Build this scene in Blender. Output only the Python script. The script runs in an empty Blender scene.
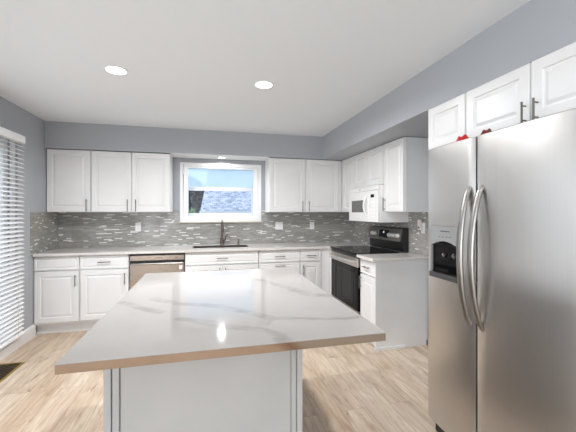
import bpy, bmesh, math, random
from mathutils import Vector, Matrix
random.seed(7)
PI = math.pi
SC = bpy.context.scene
COL = SC.collection

# ------------------------------------------------------------ camera, world, light, exposure
# Room frame used below: x to the right along the back wall, y = distance from the back
# wall towards the viewer, z up.  Blender's Y is -y.
cam_d = bpy.data.cameras.new('camera')
cam = bpy.data.objects.new('camera', cam_d); COL.objects.link(cam)
cam.location = (1.874, -4.809, 1.373)
cam.rotation_euler = (PI/2, 0, -0.240)
cam_d.sensor_width = 36.0
cam_d.lens = 327.76*36/576
cam_d.shift_y = -3.7/576
cam_d.clip_start = 0.05
SC.camera = cam

w = bpy.data.worlds.new('sky'); SC.world = w; w.use_nodes = True
wn = w.node_tree.nodes; wl = w.node_tree.links
bg = wn['Background']
sky = wn.new('ShaderNodeTexSky'); sky.sky_type = 'NISHITA'
sky.sun_disc = False; sky.sun_elevation = math.radians(48); sky.sun_rotation = math.radians(200)
haze = wn.new('ShaderNodeMix'); haze.data_type = 'RGBA'; haze.inputs[0].default_value = 0.85
wl.new(sky.outputs['Color'], haze.inputs[6]); haze.inputs[7].default_value = (1.9, 2.05, 2.2, 1)
wl.new(haze.outputs[2], bg.inputs['Color'])
bg.inputs['Strength'].default_value = 0.6

def area(name, x, y, z, rot, sx, sy, power, col=(1, 1, 1)):
    d = bpy.data.lights.new(name, 'AREA'); d.shape = 'RECTANGLE'; d.size = sx; d.size_y = sy
    d.energy = power; d.color = col
    o = bpy.data.objects.new(name, d); COL.objects.link(o)
    o.location = (x, -y, z); o.rotation_euler = rot
    return o
# added fill lamp for light from behind the camera; rear wall has no opening
area('rear_fill', 2.0, 8.43, 1.35, (PI/2, 0, 0), 3.2, 2.1, 8, (0.93, 0.97, 1.0))
# added fill lamp by the unseen left wall, which has no window there
area('left_fill', 0.03, 7.0, 1.25, (0, -PI/2, 0), 1.9, 2.6, 130, (0.93, 0.97, 1.0))
# daylight lamp behind the blind, stretched out of view to brighten the right side
area('daylight_blind_window', -0.03, 2.9, 1.15, (0, -PI/2, 0), 1.7, 2.7, 9, (0.93, 0.97, 1.0))
DOWNLIGHT_POWER = 23.0

SC.view_settings.view_transform = 'Standard'
SC.view_settings.look = 'None'
SC.view_settings.gamma = 1.0
SC.view_settings.use_curve_mapping = False
SC.view_settings.exposure = 0.2
SC.cycles.use_denoising = True
SC.cycles.max_bounces = 10
SC.cycles.diffuse_bounces = 6
SC.cycles.sample_clamp_indirect = 6.0
SC.cycles.caustics_reflective = False
SC.cycles.caustics_refractive = False

# ------------------------------------------------------------ materials
def srgb(r, g, b):
    f = lambda c: (c/255/12.92 if c <= 10 else ((c/255+0.055)/1.055)**2.4)
    return (f(r), f(g), f(b), 1)

def mat(name, col, rough=0.5, metal=0.0, spec=0.5, coat=0.0):
    m = bpy.data.materials.new(name); m.use_nodes = True
    b = m.node_tree.nodes['Principled BSDF']
    b.inputs['Base Color'].default_value = col
    b.inputs['Roughness'].default_value = rough
    b.inputs['Metallic'].default_value = metal
    b.inputs['Specular IOR Level'].default_value = spec
    b.inputs['Coat Weight'].default_value = coat
    return m

class NT:
    """small node-building helper"""
    def __init__(s, m):
        s.t = m.node_tree; s.n = s.t.nodes; s.l = s.t.links; s.b = s.n['Principled BSDF']
    def new(s, kind, **kw):
        o = s.n.new(kind)
        for k, v in kw.items(): setattr(o, k, v)
        return o
    def put(s, sock, v):
        if hasattr(v, 'is_linked') or isinstance(v, bpy.types.NodeSocket): s.l.new(v, sock)
        else: sock.default_value = v
    def math(s, op, a, b=0.0, clamp=False):
        o = s.new('ShaderNodeMath', operation=op); o.use_clamp = clamp
        s.put(o.inputs[0], a); s.put(o.inputs[1], b); return o.outputs[0]
    def vec(s, op, a, b=None, scale=None):
        o = s.new('ShaderNodeVectorMath', operation=op); s.put(o.inputs[0], a)
        if b is not None: s.put(o.inputs[1], b)
        if scale is not None: s.put(o.inputs['Scale'], scale)
        return o
    def pos(s):
        return s.new('ShaderNodeNewGeometry').outputs['Position']
    def sep(s, v):
        o = s.new('ShaderNodeSeparateXYZ'); s.l.new(v, o.inputs[0]); return o.outputs
    def comb(s, x, y, z=0.0):
        o = s.new('ShaderNodeCombineXYZ')
        for i, q in enumerate((x, y, z)): s.put(o.inputs[i], q)
        return o.outputs[0]
    def noise(s, v, scale=5.0, detail=2.0, rough=0.5, dist=0.0):
        o = s.new('ShaderNodeTexNoise'); s.put(o.inputs['Vector'], v)
        o.inputs['Scale'].default_value = scale; o.inputs['Detail'].default_value = detail
        o.inputs['Roughness'].default_value = rough; o.inputs['Distortion'].default_value = dist
        return o.outputs
    def ramp(s, f, stops, interp='LINEAR'):
        o = s.new('ShaderNodeValToRGB'); s.put(o.inputs[0], f); r = o.color_ramp; r.interpolation = interp
        while len(r.elements) < len(stops): r.elements.new(0.5)
        for e, (p, c) in zip(r.elements, stops): e.position = p; e.color = c
        return o.outputs[0]
    def mix(s, f, a, b, mode='MIX'):
        o = s.new('ShaderNodeMix', data_type='RGBA', blend_type=mode)
        s.put(o.inputs[0], f); s.put(o.inputs[6], a); s.put(o.inputs[7], b); return o.outputs[2]
    def bump(s, h, strength=0.2, dist=0.01):
        o = s.new('ShaderNodeBump'); s.put(o.inputs['Height'], h)
        o.inputs['Strength'].default_value = strength; o.inputs['Distance'].default_value = dist
        s.l.new(o.outputs[0], s.b.inputs['Normal'])

def g(v): return (v, v, v, 1)

# painted walls, ceiling
m_wall = mat('blue_grey_paint', srgb(174, 178, 184), 0.6)
n = NT(m_wall); n.bump(n.noise(n.pos(), 260, 2)[0], 0.05, 0.002)
m_ceil = mat('ceiling_paint', srgb(235, 239, 243), 0.8)
n = NT(m_ceil); n.bump(n.noise(n.pos(), 180, 2)[0], 0.05, 0.002)
m_trim = mat('white_trim_paint', srgb(236, 237, 238), 0.35)
m_sill = mat('beige_sill_trim', srgb(214, 206, 194), 0.5)
m_cab = mat('white_cabinet_paint', srgb(234, 234, 234), 0.33)
n = NT(m_cab); n.l.new(n.ramp(n.noise(n.pos(), 3, 2)[0], [(0.3, srgb(231, 231, 231)), (0.7, srgb(236, 236, 236))]), n.b.inputs['Base Color'])
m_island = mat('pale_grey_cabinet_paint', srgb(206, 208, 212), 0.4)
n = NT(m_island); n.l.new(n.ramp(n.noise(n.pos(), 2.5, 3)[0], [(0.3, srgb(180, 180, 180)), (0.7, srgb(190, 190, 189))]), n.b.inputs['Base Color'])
m_gap = mat('dark_shadow_gap', srgb(60, 60, 62), 0.8)
m_toe = mat('toe_kick_paint', srgb(232, 234, 236), 0.5)
m_nickel = mat('brushed_nickel', srgb(122, 118, 112), 0.34, 1.0)
m_bronze = mat('dark_brushed_bronze', srgb(112, 100, 90), 0.3, 1.0)
m_black = mat('black_plastic', srgb(22, 22, 24), 0.35)
m_blackglass = mat('black_glass', srgb(9, 9, 11), 0.06, 0, 0.16)
m_ovenwin = mat('oven_window_glass', srgb(26, 25, 26), 0.08, 0, 0.2)
m_white_pl = mat('white_appliance_enamel', srgb(240, 240, 240), 0.25)
m_pl_grey = mat('light_grey_plastic', srgb(142, 143, 143), 0.4)
m_dkgrey = mat('dark_grey_plastic', srgb(62, 62, 64), 0.45)
m_mwglass = mat('microwave_door_glass', srgb(96, 96, 98), 0.2)
n = NT(m_mwglass); v = n.new('ShaderNodeTexChecker'); v.inputs['Scale'].default_value = 260
n.l.new(n.pos(), v.inputs['Vector']); v.inputs['Color1'].default_value = srgb(120, 119, 118); v.inputs['Color2'].default_value = srgb(80, 80, 82)
n.l.new(v.outputs[0], n.b.inputs['Base Color'])
m_red = mat('red_packet_foil', srgb(205, 30, 28), 0.3)
m_maroon = mat('maroon_packet_print', srgb(120, 38, 34), 0.4)
m_white_paper = mat('white_paper', srgb(238, 238, 236), 0.6)
m_pink = mat('pale_pink_plastic', srgb(234, 222, 219), 0.4)
m_brass = mat('brass_register_frame', srgb(196, 170, 92), 0.35, 0.9)
m_grille = mat('dark_register_grille', srgb(52, 42, 34), 0.5, 0.3)
m_scroll = mat('antique_brass_scroll', srgb(120, 104, 66), 0.4, 0.7)
m_blind = mat('white_faux_wood_slat', srgb(240, 241, 242), 0.4)
m_cord = mat('blind_cord', srgb(225, 226, 228), 0.7)
m_sink = mat('dark_sink_steel', srgb(84, 76, 70), 0.45, 0.4)
m_fascia = mat('dark_brushed_fascia', srgb(128, 124, 119), 0.42, 0.8)
m_ovenbar = mat('bright_oven_bar', srgb(226, 223, 218), 0.3, 0.85)
m_knob = mat('satin_knob', srgb(236, 234, 230), 0.42, 0.35)
m_steel_dk = mat('dark_stainless', srgb(120, 118, 116), 0.3, 1.0)
m_burner = mat('burner_ring_print', srgb(70, 70, 72), 0.2)

def steel(name, c0, c1, axis, r0=0.2, r1=0.36):
    m = mat(name, c0, 0.28, 1.0); n = NT(m)
    x, y, z = n.sep(n.pos())
    if axis == 'z': v = n.comb(n.math('MULTIPLY', x, 260), n.math('MULTIPLY', y, 260), n.math('MULTIPLY', z, 1.2))
    else: v = n.comb(n.math('MULTIPLY', x, 1.2), n.math('MULTIPLY', y, 1.2), n.math('MULTIPLY', z, 260))
    br = n.noise(v, 1.0, 3)[0]
    sm = n.noise(n.pos(), 3.2, 4, 0.6, 1.2)[0]
    n.l.new(n.mix(n.math('MULTIPLY', br, 1.0), c0, c1), n.b.inputs['Base Color'])
    n.l.new(n.math('ADD', r0, n.math('MULTIPLY', n.math('ADD', n.math('MULTIPLY', br, 0.4), n.math('MULTIPLY', sm, 0.6)), r1-r0)), n.b.inputs['Roughness'])
    big = n.noise(n.comb(n.math('MULTIPLY', x, 2.0), n.math('MULTIPLY', y, 2.0), n.math('MULTIPLY', z, 2.0)), 1.0, 1)[0]
    n.bump(big, 0.3, 0.01)
    return m
m_steel = steel('stainless_door_skin', srgb(205, 202, 199), srgb(216, 214, 212), 'z', 0.24, 0.40)
m_dw = steel('dishwasher_stainless', srgb(158, 145, 134), srgb(170, 158, 147), 'x', 0.22, 0.34)
m_steel_h = steel('stainless_trim', srgb(205, 199, 192), srgb(214, 209, 203), 'x', 0.26, 0.4)
m_handle = mat('satin_stainless_bar', srgb(152, 149, 145), 0.33, 1.0)

# floor: long oak planks running towards the viewer
m_floor = mat('oak_plank_floor', srgb(200, 178, 150), 0.34); n = NT(m_floor)
x, y, z = n.sep(n.pos())
br = n.new('ShaderNodeTexBrick'); br.offset = 0.41; br.offset_frequency = 2
n.l.new(n.comb(y, x), br.inputs['Vector'])
for k, v in (('Color1', g(0)), ('Color2', g(1)), ('Mortar', g(0.5)), ('Scale', 1.0), ('Mortar Size', 0.0012), ('Mortar Smooth', 0.1), ('Bias', 0.0), ('Brick Width', 1.35), ('Row Height', 0.185)):
    br.inputs[k].default_value = v
pid = n.sep(br.outputs['Color'])[0]
off = n.math('MULTIPLY', pid, 37.0)
gv = n.comb(n.math('ADD', n.math('MULTIPLY', x, 6.0), off), n.math('MULTIPLY', y, 1.0), off)
grain = n.noise(gv, 2.2, 6, 0.62, 0.9)[0]
fine = n.noise(n.comb(n.math('ADD', n.math('MULTIPLY', x, 90.0), off), n.math('MULTIPLY', y, 3.5), off), 1.0, 3, 0.6)[0]
knot = n.noise(n.comb(n.math('ADD', n.math('MULTIPLY', x, 15.0), off), n.math('MULTIPLY', y, 3.2), off), 1.0, 3, 0.6, 0.8)[0]
base = n.ramp(pid, [(0.0, srgb(200, 177, 151)), (0.3, srgb(222, 205, 185)), (0.6, srgb(210, 191, 168)), (1.0, srgb(229, 214, 196))])
c = n.mix(n.ramp(grain, [(0.26, g(0.9)), (0.42, g(0.35)), (0.60, g(0.0))]), base, srgb(146, 112, 84))
c = n.mix(n.math('MULTIPLY', n.ramp(fine, [(0.35, g(1)), (0.55, g(0))]), 0.32), c, srgb(150, 120, 92))
c = n.mix(n.math('MULTIPLY', n.ramp(knot, [(0.62, g(0)), (0.72, g(1))]), 0.65), c, srgb(112, 82, 58))
c = n.mix(n.math('MULTIPLY', br.outputs['Fac'], 0.55), c, srgb(96, 74, 56))
n.l.new(c, n.b.inputs['Base Color'])
n.l.new(n.math('ADD', 0.28, n.math('MULTIPLY', fine, 0.18)), n.b.inputs['Roughness'])
n.bump(n.math('SUBTRACT', n.math('MULTIPLY', fine, 0.3), br.outputs['Fac']), 0.25, 0.002)

# mosaic splashback of thin glass strips
def tile(name, horizontal, bw):
    m = mat(name, srgb(150, 147, 140), 0.2); n = NT(m)
    x, y, z = n.sep(n.pos())
    br = n.new('ShaderNodeTexBrick'); br.offset = 0.37; br.offset_frequency = 2; br.squash = 0.62; br.squash_frequency = 3
    n.l.new(n.comb(x if horizontal else n.math('ADD', y, 3.0), z), br.inputs['Vector'])
    for k, v in (('Color1', g(0)), ('Color2', g(1)), ('Mortar', g(0.5)), ('Scale', 1.0), ('Mortar Size', 0.0014), ('Mortar Smooth', 0.15), ('Bias', 0.0), ('Brick Width', bw), ('Row Height', 0.0132)):
        br.inputs[k].default_value = v
    pid = n.sep(br.outputs['Color'])[0]
    c = n.ramp(pid, [(0.0, srgb(152, 150, 144)), (0.22, srgb(164, 163, 158)), (0.40, srgb(146, 144, 139)), (0.60, srgb(170, 169, 165)), (0.76, srgb(156, 154, 149)), (0.92, srgb(232, 233, 232))], 'CONSTANT')
    c = n.mix(br.outputs['Fac'], c, srgb(158, 156, 151))
    n.l.new(c, n.b.inputs['Base Color'])
    n.l.new(n.math('ADD', 0.14, n.math('MULTIPLY', br.outputs['Fac'], 0.5)), n.b.inputs['Roughness'])
    tilt = n.new('ShaderNodeTexWhiteNoise', noise_dimensions='1D'); n.l.new(pid, tilt.inputs['W'])
    n.bump(n.math('SUBTRACT', 1.0, br.outputs['Fac']), 0.5, 0.0012)
    return m
m_tile = tile('linear_glass_mosaic', True, 0.095)
m_tile_side = tile('linear_glass_mosaic_side', False, 0.06)

# quartz worktops
def quartz(name, segs, lift=0):
    m = mat(name, srgb(228, 226, 224), 0.07, 0, 0.5); n = NT(m)
    p = n.pos()
    w1 = n.vec('SUBTRACT', n.noise(p, 5.5, 4, 0.6)[1], (0.5, 0.5, 0.5)).outputs[0]
    w2 = n.vec('SUBTRACT', n.noise(p, 30, 2, 0.6)[1], (0.5, 0.5, 0.5)).outputs[0]
    q = n.vec('ADD', p, n.vec('SCALE', w1, scale=0.06).outputs[0]).outputs[0]
    q = n.vec('ADD', q, n.vec('SCALE', w2, scale=0.012).outputs[0]).outputs[0]
    qs = n.sep(q); q = n.comb(qs[0], qs[1], 0.0)
    cloud = n.noise(p, 1.7, 4, 0.55)[0]
    c = n.ramp(cloud, [(0.3, srgb(170+lift, 166+lift, 162+lift)), (0.55, srgb(177+lift, 173+lift, 169+lift)), (0.8, srgb(181+lift, 178+lift, 174+lift))])
    if segs:
        dmin = None
        for (ax, ay, bx, by, wd) in segs:
            a = (ax, -ay, 0); ba = (bx-ax, -(by-ay), 0); L2 = ba[0]**2+ba[1]**2
            pa = n.vec('SUBTRACT', q, a).outputs[0]
            h = n.math('DIVIDE', n.vec('DOT_PRODUCT', pa, ba).outputs['Value'], L2, True)
            d = n.vec('LENGTH', n.vec('SUBTRACT', pa, n.vec('SCALE', ba, scale=h).outputs[0]).outputs[0]).outputs['Value']
            d = n.math('DIVIDE', d, wd*1.55)
            dmin = d if dmin is None else n.math('MINIMUM', dmin, d)
        f = n.ramp(dmin, [(0.0, g(1)), (0.6, g(0.8)), (1.0, g(0))])
        f = n.math('MULTIPLY', f, n.math('ADD', 0.1, n.ramp(n.noise(p, 11, 3)[0], [(0.38, g(0.15)), (0.6, g(0.85))])))
        c = n.mix(f, c, srgb(146, 142, 138))
        f2 = n.ramp(n.math('DIVIDE', dmin, 4.0), [(0.0, g(0.22)), (1.0, g(0))])
        c = n.mix(f2, c, srgb(158, 154, 151))
    else:
        v = n.math('ABSOLUTE', n.math('SUBTRACT', n.noise(p, 2.6, 4, 0.55, 1.5)[0], 0.5))
        c = n.mix(n.ramp(v, [(0.0, g(0.35)), (0.02, g(0))]), c, srgb(196, 190, 184))
    n.l.new(c, n.b.inputs['Base Color'])
    return m
def poly(pts, wd): return [(pts[i][0], pts[i][1], pts[i+1][0], pts[i+1][1], wd) for i in range(len(pts)-1)]
veins = (poly([(1.447, 2.993), (1.566, 3.112), (1.664, 3.199)], 0.02)
         + poly([(1.604, 2.962), (1.725, 3.078), (1.854, 3.121), (1.991, 3.244), (2.142, 3.407)], 0.022)
         + poly([(2.142, 3.407), (2.299, 3.458), (2.446, 3.503), (2.532, 3.488)], 0.012)
         + poly([(1.765, 3.331), (1.882, 3.407), (2.011, 3.5), (2.083, 3.544), (2.128, 3.611), (2.153, 3.72)], 0.022)
         + poly([(2.216, 2.598), (2.354, 2.881), (2.423, 3.064), (2.56, 3.115)], 0.026)
         + poly([(2.142, 3.407), (2.114, 3.469)], 0.008))
m_quartz = quartz('white_quartz_grey_veins', veins)
m_quartz_run = quartz('white_quartz_fine_veins', None, 44)
# cut edge of the slab: tan on the left, grey-brown on the right, brown seam between
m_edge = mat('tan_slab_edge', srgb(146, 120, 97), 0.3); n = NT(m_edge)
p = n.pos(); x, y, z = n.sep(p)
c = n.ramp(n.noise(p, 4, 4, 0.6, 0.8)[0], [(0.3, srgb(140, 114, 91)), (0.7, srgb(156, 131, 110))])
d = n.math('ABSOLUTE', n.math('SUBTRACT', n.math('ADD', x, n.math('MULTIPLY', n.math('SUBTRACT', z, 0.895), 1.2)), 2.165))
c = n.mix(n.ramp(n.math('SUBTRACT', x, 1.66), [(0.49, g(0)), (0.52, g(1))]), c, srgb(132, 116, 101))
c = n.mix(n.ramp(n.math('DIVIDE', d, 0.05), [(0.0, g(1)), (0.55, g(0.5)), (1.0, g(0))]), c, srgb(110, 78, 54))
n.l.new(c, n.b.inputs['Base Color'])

# glass, lamp lens, outdoor materials
def glassmat(name, tint, refl=0.06, body=0.0):
    m = bpy.data.materials.new(name); m.use_nodes = True; t = m.node_tree; t.nodes.clear()
    out = t.nodes.new('ShaderNodeOutputMaterial'); mx = t.nodes.new('ShaderNodeMixShader')
    tr = t.nodes.new('ShaderNodeBsdfTransparent'); tr.inputs[0].default_value = tint
    gl = t.nodes.new('ShaderNodeBsdfGlossy'); gl.inputs['Roughness'].default_value = 0.02
    mx.inputs[0].default_value = refl
    t.links.new(tr.outputs[0], mx.inputs[1]); t.links.new(gl.outputs[0], mx.inputs[2])
    last = mx.outputs[0]
    if body:
        df = t.nodes.new('ShaderNodeBsdfTranslucent'); df.inputs[0].default_value = srgb(226, 238, 246)
        m2 = t.nodes.new('ShaderNodeMixShader'); m2.inputs[0].default_value = body
        t.links.new(last, m2.inputs[1]); t.links.new(df.outputs[0], m2.inputs[2]); last = m2.outputs[0]
    t.links.new(last, out.inputs[0]); return m
m_glass = glassmat('clear_window_glass', (0.95, 0.97, 1, 1))
m_glass_hazy = glassmat('hazy_sloped_glass', (0.9, 0.96, 1, 1), 0.05, 0.6)
def emit(name, col, s):
    m = bpy.data.materials.new(name); m.use_nodes = True; b = m.node_tree.nodes['Principled BSDF']
    b.inputs['Base Color'].default_value = col
    b.inputs['Emission Color'].default_value = col; b.inputs['Emission Strength'].default_value = s; return m
m_lens = emit('glowing_lamp_lens', (1, 0.985, 0.96, 1), 6.0)
m_display = emit('range_display', srgb(190, 220, 235), 0.8)
m_shingle = mat('blue_grey_shingles', srgb(140, 154, 178), 0.8); n = NT(m_shingle)
x, y, z = n.sep(n.pos())
br = n.new('ShaderNodeTexBrick'); br.offset = 0.5
n.l.new(n.comb(x, n.math('MULTIPLY', y, 1.0)), br.inputs['Vector'])
for k, v in (('Color1', srgb(104, 120, 148)), ('Color2', srgb(186, 196, 214)), ('Mortar', srgb(90, 102, 126)), ('Scale', 1.0), ('Mortar Size', 0.006), ('Bias', 0.0), ('Brick Width', 0.13), ('Row Height', 0.15)):
    br.inputs[k].default_value = v
n.l.new(n.mix(n.math('MULTIPLY', n.ramp(n.noise(n.pos(), 6, 4, 0.75)[0], [(0.4, g(0)), (0.62, g(1))]), 0.6), br.outputs['Color'], srgb(226, 232, 242)), n.b.inputs['Base Color'])
m_siding = mat('neighbour_siding', srgb(74, 92, 88), 0.8)
m_gutter = mat('white_gutter', srgb(226, 230, 232), 0.5)
def leafmat(name, a, b):
    m = mat(name, a, 0.6); n = NT(m)
    n.l.new(n.ramp(n.noise(n.pos(), 9, 3)[0], [(0.35, a), (0.65, b)]), n.b.inputs['Base Color']); return m
m_leaf_dark = leafmat('dark_conifer_leaves', srgb(20, 40, 42), srgb(42, 66, 64))
m_leaf = leafmat('fresh_green_leaves', srgb(70, 128, 62), srgb(140, 186, 104))
m_bark = mat('bark', srgb(84, 70, 58), 0.9)
m_grass = leafmat('lawn', srgb(86, 104, 66), srgb(110, 124, 84))
m_fence = mat('weathered_fence_wood', srgb(118, 116, 112), 0.8); n = NT(m_fence)
n.l.new(n.ramp(n.noise(n.pos(), 4, 4)[0], [(0.3, srgb(96, 95, 92)), (0.7, srgb(132, 130, 127))]), n.b.inputs['Base Color'])

# ------------------------------------------------------------ mesh helpers
def S(y0, z0=0.0, x0=0.0):   # faces the viewer: a along x, b up, c towards the viewer
    return lambda a, b, c: (x0+a, y0+c, z0+b)
def W(x0):                    # faces left (into the room from the right wall): a along y
    return lambda a, b, c: (x0-c, a, b)
def E_(x0):                   # faces right (left wall)
    return lambda a, b, c: (x0+c, a, b)
ID = lambda a, b, c: (a, b, c)

class MB:
    def __init__(s, f=ID): s.v = []; s.q = []; s.f = f
    def add(s, p): s.v.append(s.f(*p)); return len(s.v)-1
    def face(s, *pts): s.q.append([s.add(p) for p in pts])
    def box(s, a0, a1, b0, b1, c0, c1):
        i = [s.add(p) for p in ((a0, b0, c0), (a1, b0, c0), (a1, b1, c0), (a0, b1, c0), (a0, b0, c1), (a1, b0, c1), (a1, b1, c1), (a0, b1, c1))]
        for f in ((0, 3, 2, 1), (4, 5, 6, 7), (0, 1, 5, 4), (1, 2, 6, 5), (2, 3, 7, 6), (3, 0, 4, 7)): s.q.append([i[k] for k in f])
        return s
    def loft(s, rings, cap=True, closed=True):
        idx = [[s.add(p) for p in r] for r in rings]; m = len(rings[0])
        for A, B in zip(idx, idx[1:]):
            for k in range(m if closed else m-1):
                s.q.append([A[k], A[(k+1) % m], B[(k+1) % m], B[k]])
        if cap and closed: s.q.append(idx[0][::-1]); s.q.append(idx[-1])
        return s
    def prism(s, poly, c0, c1):     # poly in (a,b)
        return s.loft([[(a, b, c0) for a, b in poly], [(a, b, c1) for a, b in poly]])
    def lathe(s, prof, o, axis='c', n=20):   # prof: (radius, height along axis)
        rings = []
        for r, h in prof:
            R = []
            for k in range(n):
                u, v = r*math.cos(2*PI*k/n), r*math.sin(2*PI*k/n)
                R.append({'c': (o[0]+u, o[1]+v, o[2]+h), 'b': (o[0]+u, o[1]+h, o[2]+v), 'a': (o[0]+h, o[1]+u, o[2]+v)}[axis])
            rings.append(R)
        return s.loft(rings)
    def tube(s, pts, r, n=10, sq=1.0, side=None):
        P = [Vector(p) for p in pts]; rings = []
        rs = r if isinstance(r, (list, tuple)) else [r]*len(P)
        ref = Vector(side) if side else None
        for i, p in enumerate(P):
            t = (P[min(i+1, len(P)-1)]-P[max(i-1, 0)]).normalized()
            if ref is None: ref = Vector((0, 0, 1)) if abs(t.z) < 0.9 else Vector((1, 0, 0))
            u = (ref-t*ref.dot(t)).normalized(); w_ = t.cross(u); ref = u
            rings.append([tuple(p+u*(rs[i]*math.cos(2*PI*k/n))+w_*(rs[i]*sq*math.sin(2*PI*k/n))) for k in range(n)])
        return s.loft(rings)
    def build(s, name, m, parent=None, bevel=0.0, smooth=False, seg=2):
        bm = bmesh.new()
        o = bpy.data.objects.new(name, bpy.data.meshes.new(name))
        off = parent_world(parent)
        vs = [bm.verts.new((x-off.x, -y-off.y, z-off.z)) for x, y, z in s.v]
        for f in s.q:
            try: bm.faces.new([vs[k] for k in f])
            except ValueError: pass
        bmesh.ops.remove_doubles(bm, verts=bm.verts, dist=1e-5)
        bmesh.ops.recalc_face_normals(bm, faces=bm.faces)
        if bevel:
            ed = [e for e in bm.edges if len(e.link_faces) == 2 and e.calc_face_angle() > 0.6]
            bmesh.ops.bevel(bm, geom=ed, offset=bevel, segments=seg, profile=0.5, affect='EDGES', clamp_overlap=True)
        bm.to_mesh(o.data); bm.free()
        if smooth:
            for p in o.data.polygons: p.use_smooth = True
            try: o.data.set_sharp_from_angle(angle=0.7)
            except Exception: pass
        o.data.materials.append(m); COL.objects.link(o)
        if parent is not None: o.parent = parent
        return o
def parent_world(p):
    v = Vector((0, 0, 0))
    while p is not None: v += p.location; p = p.parent
    return v
def tag(o, label, cat, group=None):
    o['label'] = label; o['category'] = cat
    if group: o['group'] = group
    return o
def thing(name, label, cat, x, y, z, group=None):
    o = bpy.data.objects.new(name, None); COL.objects.link(o); o.location = (x, -y, z); o.empty_display_size = 0.1
    return tag(o, label, cat, group)
def struct(o): o['kind'] = 'structure'; return o
def slab(name, m, xs, ys, z0, z1, keep, parent=None, bevel=0.0):
    """flat slab made of the kept cells of a grid (for cut-outs)"""
    b = MB()
    nx, ny = len(xs)-1, len(ys)-1
    K = lambda i, j: 0 <= i < nx and 0 <= j < ny and keep(0.5*(xs[i]+xs[i+1]), 0.5*(ys[j]+ys[j+1]))
    for i in range(nx):
        for j in range(ny):
            if not K(i, j): continue
            a0, a1, c0, c1 = xs[i], xs[i+1], ys[j], ys[j+1]
            for z in (z0, z1): b.face((a0, c0, z), (a1, c0, z), (a1, c1, z), (a0, c1, z))
            if not K(i-1, j): b.face((a0, c0, z0), (a0, c1, z0), (a0, c1, z1), (a0, c0, z1))
            if not K(i+1, j): b.face((a1, c0, z0), (a1, c1, z0), (a1, c1, z1), (a1, c0, z1))
            if not K(i, j-1): b.face((a0, c0, z0), (a1, c0, z0), (a1, c0, z1), (a0, c0, z1))
            if not K(i, j+1): b.face((a0, c1, z0), (a1, c1, z0), (a1, c1, z1), (a0, c1, z1))
    return b.build(name, m, parent, bevel)
def wall_with_hole(name, m, f, a0, a1, b0, b1, c0, c1, hole=None):
    b = MB(f)
    if hole is None: b.box(a0, a1, b0, b1, c0, c1)
    else:
        h0, h1, k0, k1 = hole
        b.box(a0, h0, b0, b1, c0, c1); b.box(h1, a1, b0, b1, c0, c1)
        if k0 > b0: b.box(h0, h1, b0, k0, c0, c1)
        if k1 < b1: b.box(h0, h1, k1, b1, c0, c1)
    return struct(b.build(name, m))

# ------------------------------------------------------------ room shell
RW, RD, RH = 4.11, 8.5, 2.454
struct(MB().box(-0.15, RW+0.15, -0.15, RD+0.15, -0.1, 0).build('floor', m_floor))
struct(MB().box(-0.15, RW+0.15, -0.15, RD+0.15, RH, RH+0.1).build('ceiling', m_ceil))
WX0, WX1, WZ0, WZ1 = 1.53, 2.607, 1.275, 2.037           # window over the sink
PY0, PY1, PZ0, PZ1 = 1.06, 4.35, 0.15, 2.08              # tall window with the blind; unseen near part widened for its light
wall_with_hole('wall_back', m_wall, S(0), -0.15, RW+0.15, 0, RH, -0.15, 0, (WX0, WX1, WZ0, WZ1))
wall_with_hole('wall_left', m_wall, E_(0), 0, RD, 0, RH, -0.15, 0, (PY0, PY1, PZ0, PZ1))
wall_with_hole('wall_right', m_wall, W(RW), 0, RD, 0, RH, -0.15, 0)
wall_with_hole('wall_rear', m_wall, S(RD), -0.15, RW+0.15, 0, RH, 0, 0.15)
SOF = 2.137
struct(MB().box(0, 3.469, 0, 0.358, SOF, RH).build('soffit_back', m_wall))
struct(MB().box(3.469, RW, 0, 5.2, SOF, RH).build('soffit_right', m_wall))
struct(MB().box(1.406, 2.696, 0.022, 0.36, SOF-0.006, SOF-0.0005).build('trim_1', m_trim))
# mosaic splashback
def back_tile():
    b = MB(S(0))
    b.box(0.009, WX0-0.045, 0.915, 1.40, 0, 0.009); b.box(WX1+0.045, RW-0.009, 0.915, 1.40, 0, 0.009)
    b.box(WX0-0.045, WX1+0.045, 0.915, WZ0-0.052, 0, 0.009)
    return struct(b.build('splashback_back', m_tile))
back_tile()
struct(MB(E_(0)).box(0, 0.685, 0.915, 1.372, 0, 0.009).build('splashback_left', m_tile_side))
struct(MB(W(RW)).box(0, 1.885, 0.915, 1.70, 0, 0.009).build('splashback_right', m_tile_side))
# baseboards
def baseboard(name, f, a0, a1):
    b = MB(f); b.loft([[(a, h, c) for h, c in ((0, 0), (0, 0.016), (0.105, 0.016), (0.128, 0.008), (0.133, 0))] for a in (a0, a1)])
    return struct(b.build(name, m_trim))
baseboard('baseboard_left', E_(0), 0.60, RD)
baseboard('baseboard_right', W(RW), 1.89, RD)

# ---- window over the sink: casing, box that projects outwards, mid rail, hazy sloped top
def casing(f, a0, a1, b0, b1, wd, c0, c1, name, parent, m=m_trim):
    b = MB(f)
    b.box(a0-wd, a0, b0-wd, b1+wd, c0, c1); b.box(a1, a1+wd, b0-wd, b1+wd, c0, c1)
    b.box(a0, a1, b1, b1+wd, c0, c1); b.box(a0, a1, b0-wd, b0, c0, c1)
    return b.build(name, m, parent, 0.003)
win = bpy.data.objects.new('window_1', None); COL.objects.link(win); win.location = (2.07, 0, WZ0); struct(win)
casing(S(0), WX0+0.012, WX1-0.012, WZ0+0.012, WZ1-0.012, 0.045, 0.001, 0.02, 'window_casing', win)
MB(S(0)).box(WX0-0.05, WX1+0.05, WZ0-0.05, WZ0-0.034, 0.002, 0.04).build('window_sill', m_sill, win, 0.003)
GY = -0.42; GZ = 1.735                                       # front pane of the projecting box
f = MB(S(0))
gx0, gx1 = 1.545, 2.592
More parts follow.
